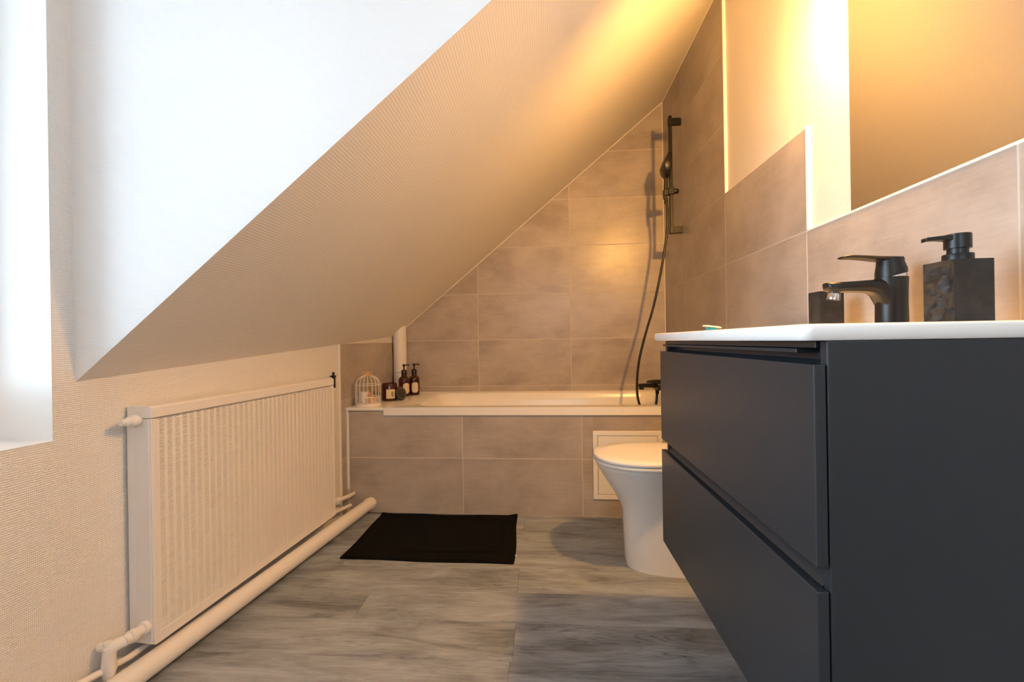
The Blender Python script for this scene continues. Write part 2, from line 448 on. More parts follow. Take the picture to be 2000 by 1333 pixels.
# ------------------------------------------------------------------ sloped ceiling, dormer, flat ceiling, wall behind
x0, x1 = -1.40, XP + .10
cs = struct('ceiling_slope', MB().add([(x0, YD + .0006, zs(x0, YD)), (x1, YD + .0006, zs(x1, YD)), (x1, 3.10, zs(x1, 3.10)), (x0, 3.10, zs(x0, 3.10)),
    (x0, YD + .0006, zs(x0, YD) + .16), (x1, YD + .0006, zs(x1, YD) + .16), (x1, 3.10, zs(x1, 3.1) + .16), (x0, 3.10, zs(x0, 3.1) + .16)],
    [(0, 1, 2, 3), (7, 6, 5, 4), (0, 4, 5, 1), (1, 5, 6, 2), (2, 6, 7, 3), (3, 7, 4, 0)]), M['slope'], 'sloped cream wallpapered ceiling over the bath', 'ceiling')
xa = -1.40
wd = struct('wall_dormer', MB().add([(xa, YD, zs(xa, YD)), (x1, YD, zs(x1, YD)), (x1, YD, CEIL + .2), (xa, YD, CEIL + .2), (xa, YD + .08, zs(xa, YD) + .05), (x1, YD + .08, zs(x1, YD) + .05), (x1, YD + .08, CEIL + .2), (xa, YD + .08, CEIL + .2)], [(0, 1, 2, 3), (7, 6, 5, 4), (0, 4, 5, 1), (1, 5, 6, 2), (2, 6, 7, 3), (3, 7, 4, 0)]),
            M['dormer'], 'bright white triangular dormer side wall above the sloped ceiling')
struct('ceiling', MB().box((-1.6, -1.45, CEIL), (1.0, YD + .05, CEIL + .12)), M['ceil'], 'flat white ceiling of the dormer', 'ceiling')
V0, V1, U0, U1 = -.25, .55, 1.20, 1.66
wf = struct('wall_front', MB().box((-1.7, -1.42, -.05), (V0, -1.30, CEIL + .05)).box((V1, -1.42, -.05), (1.0, -1.30, CEIL + .05)).box((V0, -1.42, -.05), (V1, -1.30, U0)).box((V0, -1.42, U1), (V1, -1.30, CEIL + .05)), M['ceil'], 'plain white wall at the other end of the room')
w2 = struct('fill_window', MB().box((V0, -1.41, U0), (V0 + .06, -1.35, U1)).box((V1 - .06, -1.41, U0), (V1, -1.35, U1)).box((V0 + .06, -1.41, U0), (V1 - .06, -1.35, U0 + .06)).box((V0 + .06, -1.41, U1 - .06), (V1 - .06, -1.35, U1)), M['winframe'], 'white window added behind the camera for cool fill light', 'window', bevel=.003)  # unseen, added in the rear wall to let in cool fill light
obj('pane', MB().box((V0 + .06, -1.384, U0 + .06), (V1 - .06, -1.380, U1 - .06)), M['glass'], w2)
# sealant lines along the slope
def strip(name, pts, r, label):
    tag(obj(name, MB().tube(pts, r, 6), M['caulk'], smooth=True), label, 'trim', kind='structure')
strip('trim_6', [(xl_b, D2 - .001, zs(xl_b, D2)), (XR - .002, D2 - .001, zs(XR, D2) - .002)], .0055, 'pale sealant line between end wall tiles and slope')
strip('trim_7', [(XR, D2, zs(XR, D2) - .002), (XR, YD, zs(XR, YD) - .002)], .005, 'pale sealant line between right wall tiles and slope')
strip('trim_8', [(XR - .001, D2 - .001, RIM), (XR - .001, D2 - .001, zs(XR, D2) - .006)], .003, 'pale sealant line in the tiled corner by the shower')

# ------------------------------------------------------------------ bath: tiled front, shelf, tub
TB = -.0237
def yf(x): return 2.3066 + TB * (x + .4199)        # front face line of the bath surround
BX0 = -1.026
wbf = struct('wall_bath', MB().prism([(BX0 - .01, yf(BX0) + .0008, 0), (XR, yf(XR) + .0008, 0), (XR, yf(XR) + .03, 0), (BX0 - .01, yf(BX0) + .03, 0)], (0, 0, .512)), M['grout'], 'low tiled wall in front of the bath')
def plane_f(a, z, d): return (a, yf(a) + d, z)
hole = (-.93, -.872, .075)
pan = (.232, .566, .088, .424)
xt = -.4199
edges = [BX0 + .008, xt, xt + .6, XR]
for z0, z1 in ((0, .284), (.284, .524)):
    for a0, a1 in zip(edges, edges[1:]):
        zt_ = .524 if a0 < -.9 else .503
        z1c = min(z1, zt_)
        r_ = rect(a0, a1, z0, z1c)
        if a0 > .1:      # cut around the access panel
            if z0 == 0:
                tile(wbf, rect(a0, pan[0] + .004, z0, z1c), plane_f); tile(wbf, rect(pan[1] - .004, a1, z0, z1c), plane_f)
                tile(wbf, rect(pan[0], pan[1], z0, pan[2] + .004), plane_f)
            else:
                tile(wbf, rect(a0, pan[0] + .004, z0, z1c), plane_f); tile(wbf, rect(pan[1] - .004, a1, z0, z1c), plane_f)
                tile(wbf, rect(pan[0], pan[1], pan[3] - .004, z1c), plane_f)
        elif a0 < -.9 and z0 == 0:   # notch for the pipe
            tile(wbf, clip(r_, lambda q: q[1]), plane_f)
        elif a0 < -.9:
            tile(wbf, r_, plane_f)
        else:
            tile(wbf, r_, plane_f)
tag(obj('trim_9', MB().box((BX0 - .003, yf(BX0) - .003, .12), (BX0 + .008, yf(BX0) + .01, .525)), M['trim'], bevel=.001), 'white upright corner strip at the left end of the bath front', 'trim', kind='structure')

ap = thing('access_panel', 'square white inspection panel set in the bath front behind toilet', 'panel', (.40, yf(.4), .26))
def box_f(x0, x1, z0, z1, d0, d1):
    return MB().prism([(x0, yf(x0) - d1, z0), (x1, yf(x1) - d1, z0), (x1, yf(x1) - d0, z0), (x0, yf(x0) - d0, z0)], (0, 0, z1 - z0))
a, b, c, d = pan
fr = MB(); w = .022
for q in ((a, b, c, c + w), (a, b, d - w, d), (a, a + w, c + w, d - w), (b - w, b, c + w, d - w)):
    bx = box_f(q[0], q[1], q[2], q[3], -.004, .006); fr.add(bx.v, bx.f)
obj('frame', fr, M['trim'], ap, bevel=.001)
obj('hatch', box_f(a + w + .003, b - w - .003, c + w + .003, d - w - .003, -.004, .005), M['trim'], ap, bevel=.001)

SX = -.829                               # where the tub begins
sh = thing('bath_shelf', 'white ledge at the left end of the bath holding the birdcage', 'shelf', (-.93, 2.6, .527))
obj('slab', MB().add([(-1.031, yf(-1.03) - .006, .526), (SX, yf(SX) - .006, .526), (SX, 2.44, .526), (SX, D2 - .001, .526), (xl_b + .001, D2 - .001, .526), 
                      (-1.031, yf(-1.03) - .006, .5425), (SX, yf(SX) - .006, .5425), (SX, 2.44, .5425), (SX, D2 - .001, .5425), (xl_b + .001, D2 - .001, .5425)],
                     [(0, 4, 3, 2, 1), (5, 6, 7, 8, 9), (0, 1, 6, 5), (1, 2, 7, 6), (2, 3, 8, 7), (3, 4, 9, 8), (4, 0, 5, 9)]), M['enamel'], sh, bevel=.0015)
obj('support', MB().prism([(-1.02, 2.36, 0), (SX - .01, 2.36, 0), (SX - .01, D2 - .01, 0), (xl_b, D2 - .01, 0)], (0, 0, .526)), M['grout'], sh)

bt = thing('bathtub', 'white built-in bathtub with tiled front', 'bathtub', (-.03, 2.64, 0))
TX0, TX1 = SX + .001, XR - .0015
def rrect(x0, x1, y0, y1, r, n=8, z=0):
    pts = []
    for cx, cy, t0 in ((x1 - r, y1 - r, 0), (x0 + r, y1 - r, PI / 2), (x0 + r, y0 + r, PI), (x1 - r, y0 + r, 1.5 * PI)):
        for i in range(n + 1):
            t = t0 + PI / 2 * i / n; pts.append(Vector((cx + r * math.cos(t), cy + r * math.sin(t), z)))
    return pts
fy = lambda x: yf(x) - .008
def outer(z, dx=0):
    ps = rrect(TX0, TX1, 2.30, D2 - .0015, .004, 8, z)
    for p in ps:
        if p.y < 2.4: p.y = fy(p.x)
    return ps
rings = [outer(.503), outer(RIM - .004), [Vector((p.x * .9985 - .00005, p.y, RIM)) for p in outer(RIM)]]
inn = [(.150, .075, .055, .045, .10, 0), (.156, .080, .060, .050, .10, -.006), (.185, .085, .068, .058, .11, -.05), (.30, .11, .10, .09, .12, -.25), (.40, .16, .14, .13, .12, -.385), (.46, .22, .20, .19, .08, -.40)]
for l_, r_, f_, b_, rad, dz in inn:
    rings.append(rrect(TX0 + l_, TX1 - r_, 2.30 + f_, D2 - b_, rad, 8, RIM + dz))
obj('shell', MB().loft(rings, caps=False).add(rings[-1], [tuple(range(len(rings[-1])))]), M['enamel'], bt, smooth=True, angle=50)
obj('overflow_cover', MB().lathe([(.030, 0), (.030, .006), (.024, .010)], (TX1 - .115, 2.64, .455), 20, 'X').xf(Matrix.Translation((-.0, 0, 0))), M['chrome'], bt, smooth=True)
obj('drain', MB().lathe([(.03, 0), (.03, .004), (.02, .006)], (.35, 2.64, RIM - .401), 20), M['chrome'], bt, smooth=True)
strip('trim_10', [(TX0, D2 - .002, RIM), (TX1, D2 - .002, RIM)], .005, 'white sealant line between end wall tiles and bath rim')

# corner riser pipe
rp = thing('riser_pipe', 'white painted upright pipe in the corner behind the pump bottles', 'pipe', (-.938, 2.935, RIM))
obj('pipe', MB().lathe([(.042, .5425), (.042, zs(-.938, 2.93) + .03)], (-.936, 2.935, 0), 28), M['pipe'], rp, smooth=True)
obj('collar', MB().lathe([(.046, .5425), (.046, .549), (.043, .551)], (-.936, 2.935, 0), 28), M['pipe'], rp, smooth=True)

# ------------------------------------------------------------------ drain pipe and thin heating pipe
dp = thing('floor_pipe', 'thick white painted pipe running along the floor below the radiator', 'pipe', (-.96, 1.7, 0))
PA, PB = Vector((-.9035, 2.335, .050)), Vector((-1.0385, 1.140, .044))
PC = PB + (PB - PA).normalized() * 1.15
obj('pipe', MB().tube([PA, PB, PC], .029, 24), M['pipe'], dp, smooth=True)
obj('collar', MB().tube([PA + (PB - PA).normalized() * .034, PA + (PB - PA).normalized() * .046], .0315, 24), M['pipe'], dp, smooth=True)

# ------------------------------------------------------------------ radiator (left-wall frame)
R0, R1, RX0, RX1, RZ0, RZ1 = ly(1.146), ly(2.06), .006, .079, .086, .717
rad = thing('radiator', 'white panel radiator with ribbed perforated front on the left wall', 'radiator', LM @ Vector((0, R0, 0)), rotz=LTH)
def L(mb):   # shift wall-frame coordinates to the radiator's own frame
    return mb.xf(Matrix.Translation((0, -R0, 0)))
H = RZ1 - RZ0
obj('back_panel', L(MB().box((RX0, R0 + .006, RZ0 + .01), (RX0 + .014, R1 - .006, RZ1 - .035))), M['rad'], rad, bevel=.003)
fp = MB()
fp.box((RX1 - .018, R0 + .004, RZ0), (RX1 - .012, R1 - .004, RZ1 - .034))
fp.box((RX1 - .012, R0 + .004, RZ0), (RX1, R1 - .004, RZ0 + .030)); fp.box((RX1 - .012, R0 + .004, RZ0 + .030), (RX1, R0 + .014, RZ1 - .034)); fp.box((RX1 - .012, R1 - .014, RZ0 + .030), (RX1, R1 - .004, RZ1 - .034))
obj('front_panel', L(fp), M['rad'], rad, bevel=.0012)
top = MB()
prof = [(RX0, RZ1 - .030), (RX0, RZ1), (RX1 - .004, RZ1), (RX1 + .001, RZ1 - .005), (RX1 + .001, RZ1 - .031), (RX1 - .006, RZ1 - .033)]
top.prism([(p[0], R0, p[1]) for p in prof], (0, R1 - R0, 0))
obj('top_rail', L(top), M['rad'], rad, bevel=.0012)
sp0 = MB().box((RX0, R0, RZ0 + .004), (RX1, R0 + .005, RZ1 - .034)).box((RX0, R0 - .0015, RZ0 + .004), (RX0 + .020, R0 + .002, RZ1 - .034)).box((RX1 - .024, R0 - .0015, RZ0 + .004), (RX1 - .006, R0 + .002, RZ1 - .034))
obj('side_panel', L(sp0), M['rad'], rad, bevel=.0012)
obj('side_panel', L(MB().box((RX0, R1 - .005, RZ0 + .004), (RX1, R1, RZ1 - .034))), M['rad'], rad, bevel=.0012)
# ribbed grille strips: one mesh of small louvres shared by every strip
zA, zB, pitch = RZ0 + .028, RZ1 - .036, .0052
ns = 36
PW_ = (R1 - R0 - .028) / ns            # strip pitch: flat fillet + column of slanted louvres
ga, gb = -PW_ / 2, PW_ / 2
gm = MB().box((-.0075, ga, zA), (.0032, ga + PW_ * .40, zB)); z = zA + .002
y0_, y1_ = ga + PW_ * .38, gb + PW_ * .02
while z + pitch < zB:
    sl = .0022
    gm.add([(.0030, y0_, z), (.0030, y1_, z + sl), (.0030, y1_, z + sl + .0034), (.0030, y0_, z + .0034), (-.0075, y0_, z + .002), (-.0075, y1_, z + sl + .002), (-.0075, y1_, z + sl + .0048), (-.0075, y0_, z + .0048)],
           [(0, 1, 2, 3), (3, 2, 6, 7), (0, 4, 5, 1), (4, 7, 6, 5)])
    z += pitch
gme = mesh_of('grille_strip', gm, M['rad'])
for i in range(ns):
    o = bpy.data.objects.new('grille_strip', gme); COL.objects.link(o); o.parent = rad
    o.location = (RX1 - .004, .014 + (R1 - R0 - .028) * (i + .5) / ns, 0)
pg = MB().lathe([(.011, .002), (.011, -.006), (.0155, -.008), (.0155, -.022), (.011, -.026), (.011, -.034), (.0075, -.036), (.0075, -.048)], (RX0 + .036, R0, RZ1 - .036), 16, 'Y')
obj('vent_plug', L(pg), M['rad'], rad, smooth=True, angle=30)
vx, vz = RX0 + .050, RZ0 + .050
va = MB().lathe([(.0175, .002), (.0185, -.013), (.013, -.015), (.013, -.03), (.0165, -.032), (.0165, -.046), (.013, -.048), (.013, -.062)], (vx, R0, vz), 14, 'Y')
v1 = obj('valve', L(va), M['pipe'], rad, smooth=True, angle=30)
el = MB().tube([(vx, R0 - .055, vz), (vx - .012, R0 - .070, vz - .003), (vx - .020, R0 - .078, vz - .010), (vx - .022, R0 - .080, vz - .03), (vx - .022, R0 - .080, vz - .055), (vx - .024, R0 - .08, vz - .085)], [.013, .0145, .016, .0145, .0165, .011], 14)
obj('elbow', L(el), M['pipe'], v1, smooth=True)
obj('valve_cap', L(MB().lathe([(.009, 0), (.0095, .012), (.008, .016)], (vx - .024, R0 - .080, vz - .006), 14)), M['pipe'], v1, smooth=True)
obj('valve_cap', L(MB().lathe([(.010, 0), (.010, -.016), (.008, -.020)], (vx - .028, R0 - .082, vz - .004), 14, 'X')), M['pipe'], v1, smooth=True)
fv = MB().box((RX1 - .012, R1 + .003, RZ1 - .046), (RX1 + .002, R1 + .014, RZ1 + .006)).lathe([(.006, 0), (.006, .022)], (RX1 - .006, R1 + .008, RZ1 + .004), 10).box((RX1 - .020, R1 + .001, RZ1 + .004), (RX1 + .006, R1 + .014, RZ1 + .011))
tag(obj('bleed_valve', L(fv), M['black'], rad, bevel=.001), 'dark bleed valve')
obj('bleed_tail', L(MB().tube([(RX1 - .012, R1 - .004, RZ1 - .058), (RX1 - .012, R1 + .009, RZ1 - .058), (RX1 - .012, R1 + .009, RZ1 - .072)], .005, 10)), M['rad'], rad, smooth=True)
# outlet at the far bottom corner
o1 = MB().tube([(RX1 - .02, R1 - .01, .135), (RX1 - .02, R1 + .05, .135)], .009, 12)
obj('outlet', L(o1), M['pipe'], rad, smooth=True)
for yy in (R0 + .16, R1 - .16):
    obj('wall_bracket', L(MB().box((-.001, yy - .02, RZ0 + .06), (RX0 + .001, yy + .02, RZ1 - .08))), M['rad'], rad, bevel=.002)

hp = thing('heating_pipe', 'thin white heating pipe running low along the left wall', 'pipe', lw(.03, -.6, 0))
hpm = MB().tube([lw(.024, ly(-.60), .088), lw(.024, ly(1.00), .086), lw(.030, ly(1.12), .070), lw(.034, ly(2.12), .070), lw(.046, ly(2.262), .058)], .0085, 12)
obj('pipe', hpm, M['pipe'], hp, smooth=True)
for yy in (1.55, 2.16):
    obj('pipe_clip', MB().box((-.001, ly(yy) - .008, .060), (.042, ly(yy) + .008, .080)).xf(LM), M['pipe'], hp, bevel=.002)
rt = thing('return_pipe', 'short thin white pipe stub between radiator corner and bath front', 'pipe', lw(.07, -.1, .12))
obj('pipe', MB().tube([LM @ Vector((RX1 - .02, R1 + .045, .135)), LM @ Vector((.075, ly(2.19), .128)), (-.997, yf(-1.0) + .006, .096)], .0095, 12), M['pipe'], rt, smooth=True)
obj('coupling', MB().tube([LM @ Vector((RX1 - .02, R1 + .035, .135)), LM @ Vector((RX1 - .02, R1 + .065, .134))], .0135, 8), M['pipe'], rt, smooth=True, angle=30)

# ------------------------------------------------------------------ bath mat
MX0, MX1, MY0, MY1 = -.828, -.148, 1.815, 2.282
mt = thing('bath_mat', 'black towelling bath mat with embossed border on the floor by the bath', 'bath mat', ((MX0 + MX1) / 2, (MY0 + MY1) / 2, 0))
NX, NY = 90, 62
def mat_pt(i, j):
    a, b = i / NX, j / NY
    x = MX0 + (MX1 - MX0) * a + (.004 * math.sin(b * 6)) - .010 * (1 - b) * (1 - a) + .012 * a * (1 - b)
    y = MY0 + (MY1 - MY0) * b - .016 * a * (1 - b) - .004 * a + .003 * math.sin(a * 9)
    da, db = min(a, 1 - a) * (MX1 - MX0), min(b, 1 - b) * (MY1 - MY0)
    d = min(da, db)
    z = .0085 + .0022 * noise.noise(Vector((a * 5, b * 4, 1.3))) + .0012 * noise.noise(Vector((a * 14, b * 3, 5)))
    if d < .012: z += .002
    if abs(d - .066) < .007: z -= .0045
    elif d > .072: z += .0010
    if d < .001: z = .004
    e = max(0, 1 - math.hypot(1 - a, (1 - b)) / .06) + max(0, 1 - math.hypot(a, 1 - b) / .08)
    return Vector((x, y, z + .008 * e))
g = [mat_pt(i, j) for j in range(NY + 1) for i in range(NX + 1)]
fs = [(j * (NX + 1) + i, j * (NX + 1) + i + 1, (j + 1) * (NX + 1) + i + 1, (j + 1) * (NX + 1) + i) for j in range(NY) for i in range(NX)]
bot = [Vector((p.x, p.y, .0005)) for p in g]; N_ = len(g)
per = [i for i in range(NX + 1)] + [j * (NX + 1) + NX for j in range(1, NY + 1)] + [NY * (NX + 1) + i for i in range(NX - 1, -1, -1)] + [j * (NX + 1) for j in range(NY - 1, 0, -1)]
side = [(per[k], per[(k + 1) % len(per)], N_ + per[(k + 1) % len(per)], N_ + per[k]) for k in range(len(per))]
obj('pile', MB().add(g + bot, fs + side + [tuple(N_ + p for p in reversed(per))]), M['mat'], mt, smooth=True, angle=80)
hem = [g[p] + Vector((0, 0, -.0015)) for p in per]
obj('hem', MB().tube(hem + [hem[0]], .0052, 8), M['mat'], mt, smooth=True)
tg = g[8 * (NX + 1) + NX]
tag(obj('care_tag', MB().box((tg.x - .002, tg.y - .006, .0035), (tg.x + .010, tg.y + .006, .0045)), M['trim'], mt), 'small white care tag')

# ------------------------------------------------------------------ toilet
TY = 1.82
to = thing('toilet', 'white floor-standing toilet with closed lid between vanity and bath', 'toilet', (.48, TY, 0))
def oval(x0, x1, hw, z, n=40, sq=2.3, rear=None):
    """D-shaped plan: rounded nose at x0, straighter rear at x1"""
    cx = x0 + (x1 - x0) * .5; pts = []
    for i in range(n):
        t = 2 * PI * i / n; c, s = math.cos(t), math.sin(t)
        e = 2 / sq if c < 0 else 2 / (rear or 3.6)
        ex = math.copysign(abs(c) ** e, c); ey = math.copysign(abs(s) ** (2 / sq), s)
        pts.append(Vector((cx + ex * (x1 - x0) / 2, TY + ey * hw, z)))
    return pts
pr = [(.306, .765, .108, 0), (.306, .765, .108, .004), (.300, .765, .108, .03), (.297, .765, .108, .15), (.293, .765, .110, .22), (.284, .765, .116, .245), (.268, .765, .126, .275), (.246, .765, .140, .31), (.220, .765, .156, .35), (.201, .765, .168, .382), (.194, .765, .174, .396), (.196, .765, .173, .4005)]
obj('pan', MB().loft([oval(a, b, h_, z) for a, b, h_, z in pr]), M['ceramic'], to, smooth=True, angle=50)
obj('seat', MB().loft([oval(.191, .60, .177, .4035), oval(.188, .60, .179, .406), oval(.188, .60, .179, .414), oval(.191, .60, .177, .4165)]), M['seat'], to, smooth=True, angle=50)
obj('lid', MB().loft([oval(.190, .60, .178, .4185), oval(.187, .60, .180, .4205), oval(.187, .60, .180, .430), oval(.193, .597, .176, .434), oval(.25, .58, .14, .4365), oval(.36, .50, .05, .437)]), M['seat'], to, smooth=True, angle=60)
for s in (-1, 1):
    obj('hinge', MB().lathe([(.014, .398), (.014, .425), (.010, .428)], (.622, TY + s * .075, 0), 14), M['chrome'], to, smooth=True)
ck = MB().loft([rrect(.648, XR - .003, TY - .17, TY + .17, .025, 5, z) for z in (.398, .41, .76)])
ci = obj('cistern', ck, M['ceramic'], to, smooth=True, angle=50)
cl = obj('cistern_lid', MB().loft([rrect(.642, XR - .002, TY - .176, TY + .176, .028, 5, z) for z in (.7605, .785, .79)]), M['ceramic'], to, smooth=True, angle=50)
obj('flush_button', MB().lathe([(.022, .79), (.022, .795), (.018, .797)], (.705, TY, 0), 18), M['chrome'], cl, smooth=True)

# ------------------------------------------------------------------ vanity unit
VY0, VY1, VX, VZ0, VZ1 = .597, 1.360, .351, .285, .868
va_ = thing('vanity_unit', 'matt anthracite wall-hung vanity with two handleless drawers', 'vanity', (.56, (VY0 + VY1) / 2, VZ0))
for y in (VY0, VY1 - .016):
    obj('side_panel', MB().box((VX, y, VZ0), (XR - .001, y + .016, VZ1)), M['vanity'], va_, bevel=.0018, bseg=2)
obj('bottom_panel', MB().box((VX, VY0 + .0165, VZ0), (XR - .001, VY1 - .0165, VZ0 + .016)), M['vanity'], va_, bevel=.001)
obj('back_panel', MB().box((XR - .014, VY0 + .0165, VZ0 + .0165), (XR - .001, VY1 - .0165, VZ1)), M['vanity_dark'], va_)
DF0, DF1 = .335, .3495
for k, (z0, z1) in enumerate(((.2885, .5545), (.5845, .8385))):
    dr_ = bpy.data.objects.new('drawer', mesh_of('drawer', MB().prism([(DF0, VY0 + .001, z0), (DF1, VY0 + .001, z0), (DF1, VY0 + .001, z1 + .0), (DF0, VY0 + .001, z1)], (0, VY1 - VY0 - .002, 0)), M['vanity'], bevel=.0016, bseg=2, off=Vector(va_.location)))
    COL.objects.link(dr_); dr_.parent = va_
    bx_ = MB().box((DF1 + .028, VY0 + .022, z0 + .02), (XR - .05, VY0 + .034, z1 - .045)).box((DF1 + .028, VY1 - .034, z0 + .02), (XR - .05, VY1 - .022, z1 - .045)).box((DF1 + .028, VY0 + .034, z0 + .02), (XR - .05, VY1 - .034, z0 + .032))
    obj('drawer_box', bx_, M['vanity_dark'], dr_)
    if k == 0:   # sloped finger grip behind the top edge of the lower front
        gp_ = MB().prism([(DF1, VY0 + .017, z1 - .03), (DF1, VY0 + .017, z1 - .002), (DF1 + .022, VY0 + .017, z1 + .020), (DF1 + .022, VY0 + .017, z1 - .03)], (0, VY1 - VY0 - .034, 0))
        obj('finger_grip', gp_, M['vanity'], dr_)
    else:
        gp_ = MB().prism([(DF1, VY0 + .017, z1 - .03), (DF1, VY0 + .017, z1 - .002), (DF1 + .008, VY0 + .017, z1 - .002), (DF1 + .024, VY0 + .017, z1 + .004), (DF1 + .024, VY0 + .017, z1 - .03)], (0, VY1 - VY0 - .034, 0))
        obj('finger_grip', gp_, M['vanity'], dr_)
obj('grip_channel', MB().box((DF1 + .024, VY0 + .0165, .545), (DF1 + .030, VY1 - .0165, .60)), M['vanity_dark'], va_)
obj('top_channel', MB().box((DF1 + .026, VY0 + .0165, .82), (DF1 + .031, VY1 - .0165, .868)), M['vanity'], va_)
obj('top_rail', MB().box((VX - .002, VY0 + .022, .8585), (DF1 + .028, VY1 - .006, .8675)), M['vanity'], va_, bevel=.0008)
obj('top_rail', MB().box((VX - .006, VY0 + .060, .8515), (DF1 + .028, VY1 + .006, .8575)), M['vanity'], va_, bevel=.0008)

BZ0, BZ1 = .8685, .8895
bs = thing('washbasin', 'white ceramic washbasin slab on top of the dark vanity', 'basin', (.55, .982, BZ0))
bx0, bx1, by0, by1 = .319, XR - .0005, .5935, 1.367
R_ = [rrect(bx0 + .004, bx1 - .0, by0 + .004, by1 - .004, .012, 6, BZ0), rrect(bx0, bx1, by0, by1, .014, 6, BZ0 + .004), rrect(bx0, bx1, by0, by1, .014, 6, BZ1 - .005), rrect(bx0 + .0015, bx1, by0 + .0015, by1 - .0015, .014, 6, BZ1 - .0015), rrect(bx0 + .005, bx1 - .002, by0 + .005, by1 - .005, .014, 6, BZ1)]
R_ += [rrect(bx0 + .03, bx1 - .12, by0 + .12, by1 - .12, .04, 6, BZ1 - .001), rrect(bx0 + .035, bx1 - .126, by0 + .127, by1 - .127, .04, 6, BZ1 - .006)]
basin_in = [rrect(bx0 + .045, bx1 - .135, by0 + .14, by1 - .14, .04, 6, BZ0 + .003), rrect(bx0 + .07, bx1 - .16, by0 + .17, by1 - .17, .03, 6, BZ0 + .0015)]
obj('slab', MB().loft(R_ + basin_in, caps=False).add(R_[0], [tuple(reversed(range(len(R_[0]))))]).add(basin_in[-1], [tuple(range(len(basin_in[-1])))]), M['ceramic'], bs, smooth=True, angle=55)
obj('drain', MB().lathe([(.024, BZ0 + .0012), (.024, BZ0 + .004), (.018, BZ0 + .005)], (.50, .982, 0), 18), M['chrome'], bs, smooth=True)

# ------------------------------------------------------------------ basin mixer
FX, FY = .705, .985
fa = thing('basin_mixer', 'matt black single-lever tap standing on the washbasin', 'tap', (FX, FY, BZ1))
Z0 = BZ1 - .0005
obj('body', MB().lathe([(.0285, Z0), (.0285, Z0 + .004), (.0275, Z0 + .006), (.0268, Z0 + .05), (.0272, Z0 + .078), (.0282, Z0 + .099), (.0278, Z0 + .1015)], (FX, FY, 0), 32), M['black'], fa, smooth=True)
def sect(x, zc, hy, hz, n=16, ex=3.0):
    return [Vector((x, FY + math.copysign(abs(math.cos(2 * PI * i / n)) ** (2 / ex), math.cos(2 * PI * i / n)) * hy, zc + math.copysign(abs(math.sin(2 * PI * i / n)) ** (2 / ex), math.sin(2 * PI * i / n)) * hz)) for i in range(n)]
zt = Z0 + .1005
spn = []
for x, hy, hz2 in ((FX - .004, .0230, .034), (FX - .020, .0215, .030), (FX - .0265, .0210, .0235), (FX - .032, .0210, .0175), (FX - .040, .0210, .0140), (FX - .052, .0208, .0124), (FX - .075, .0202, .0116), (FX - .100, .0190, .0108), (FX - .116, .0178, .0104), (FX - .124, .0150, .0088), (FX - .128, .0100, .0050)):
    top_ = zt - .002 - max(0, (FX - .02 - x)) * .045
    spn.append(sect(x, top_ - hz2, hy, hz2))
obj('spout', MB().loft(spn), M['black'], fa, smooth=True, angle=50)
tag(obj('aerator', MB().lathe([(.0115, 0), (.0115, .012), (.009, .016)], (0, 0, -.012), 20).xf(Matrix.Translation((FX - .111, FY, zt - .030)) @ Matrix.Rotation(.18, 4, 'Y')), M['chrome'], fa, smooth=True), 'chrome aerator ring')
tag(obj('ring', MB().loft([[Vector((FX + .026 * math.cos(t), FY + .026 * math.sin(t), zt + .0005)) for t in [2 * PI * i / 28 for i in range(28)]], [Vector((FX + .0255 * math.cos(t), FY + .0255 * math.sin(t), zt + .0055 + .0065 * math.cos(t))) for t in [2 * PI * i / 28 for i in range(28)]]]), M['chrome'], fa, smooth=True), 'chrome collar')
caps_ = []
for f_, rr, dx in ((0, .0265, 0), (.25, .0268, 0), (.7, .0235, -.001), (1, .0215, -.002)):
    ring = []
    for i in range(28):
        t = 2 * PI * i / 28; c = math.cos(t)
        zb = zt + .003 + .0062 * (c + .4); ztp = zt + .040 - .004 * c * .3
        ring.append(Vector((FX + dx + rr * c, FY + rr * math.sin(t), zb + (ztp - zb) * f_)))
    caps_.append(ring)
obj('cap', MB().loft(caps_), M['black'], fa, smooth=True, angle=50)
lv = []
for x, z, hy, hz in ((FX + .019, zt + .036, .012, .0025), (FX + .012, zt + .0385, .019, .0042), (FX - .012, zt + .0385, .020, .0055), (FX - .03, zt + .040, .019, .0048), (FX - .055, zt + .0428, .0175, .0040), (FX - .080, zt + .0448, .016, .0038), (FX - .092, zt + .0446, .0135, .0034), (FX - .098, zt + .0436, .009, .002)):
    lv.append(sect(x, z, hy, hz, 16, 2.6))
obj('lever', MB().loft(lv), M['black'], fa, smooth=True, angle=50)

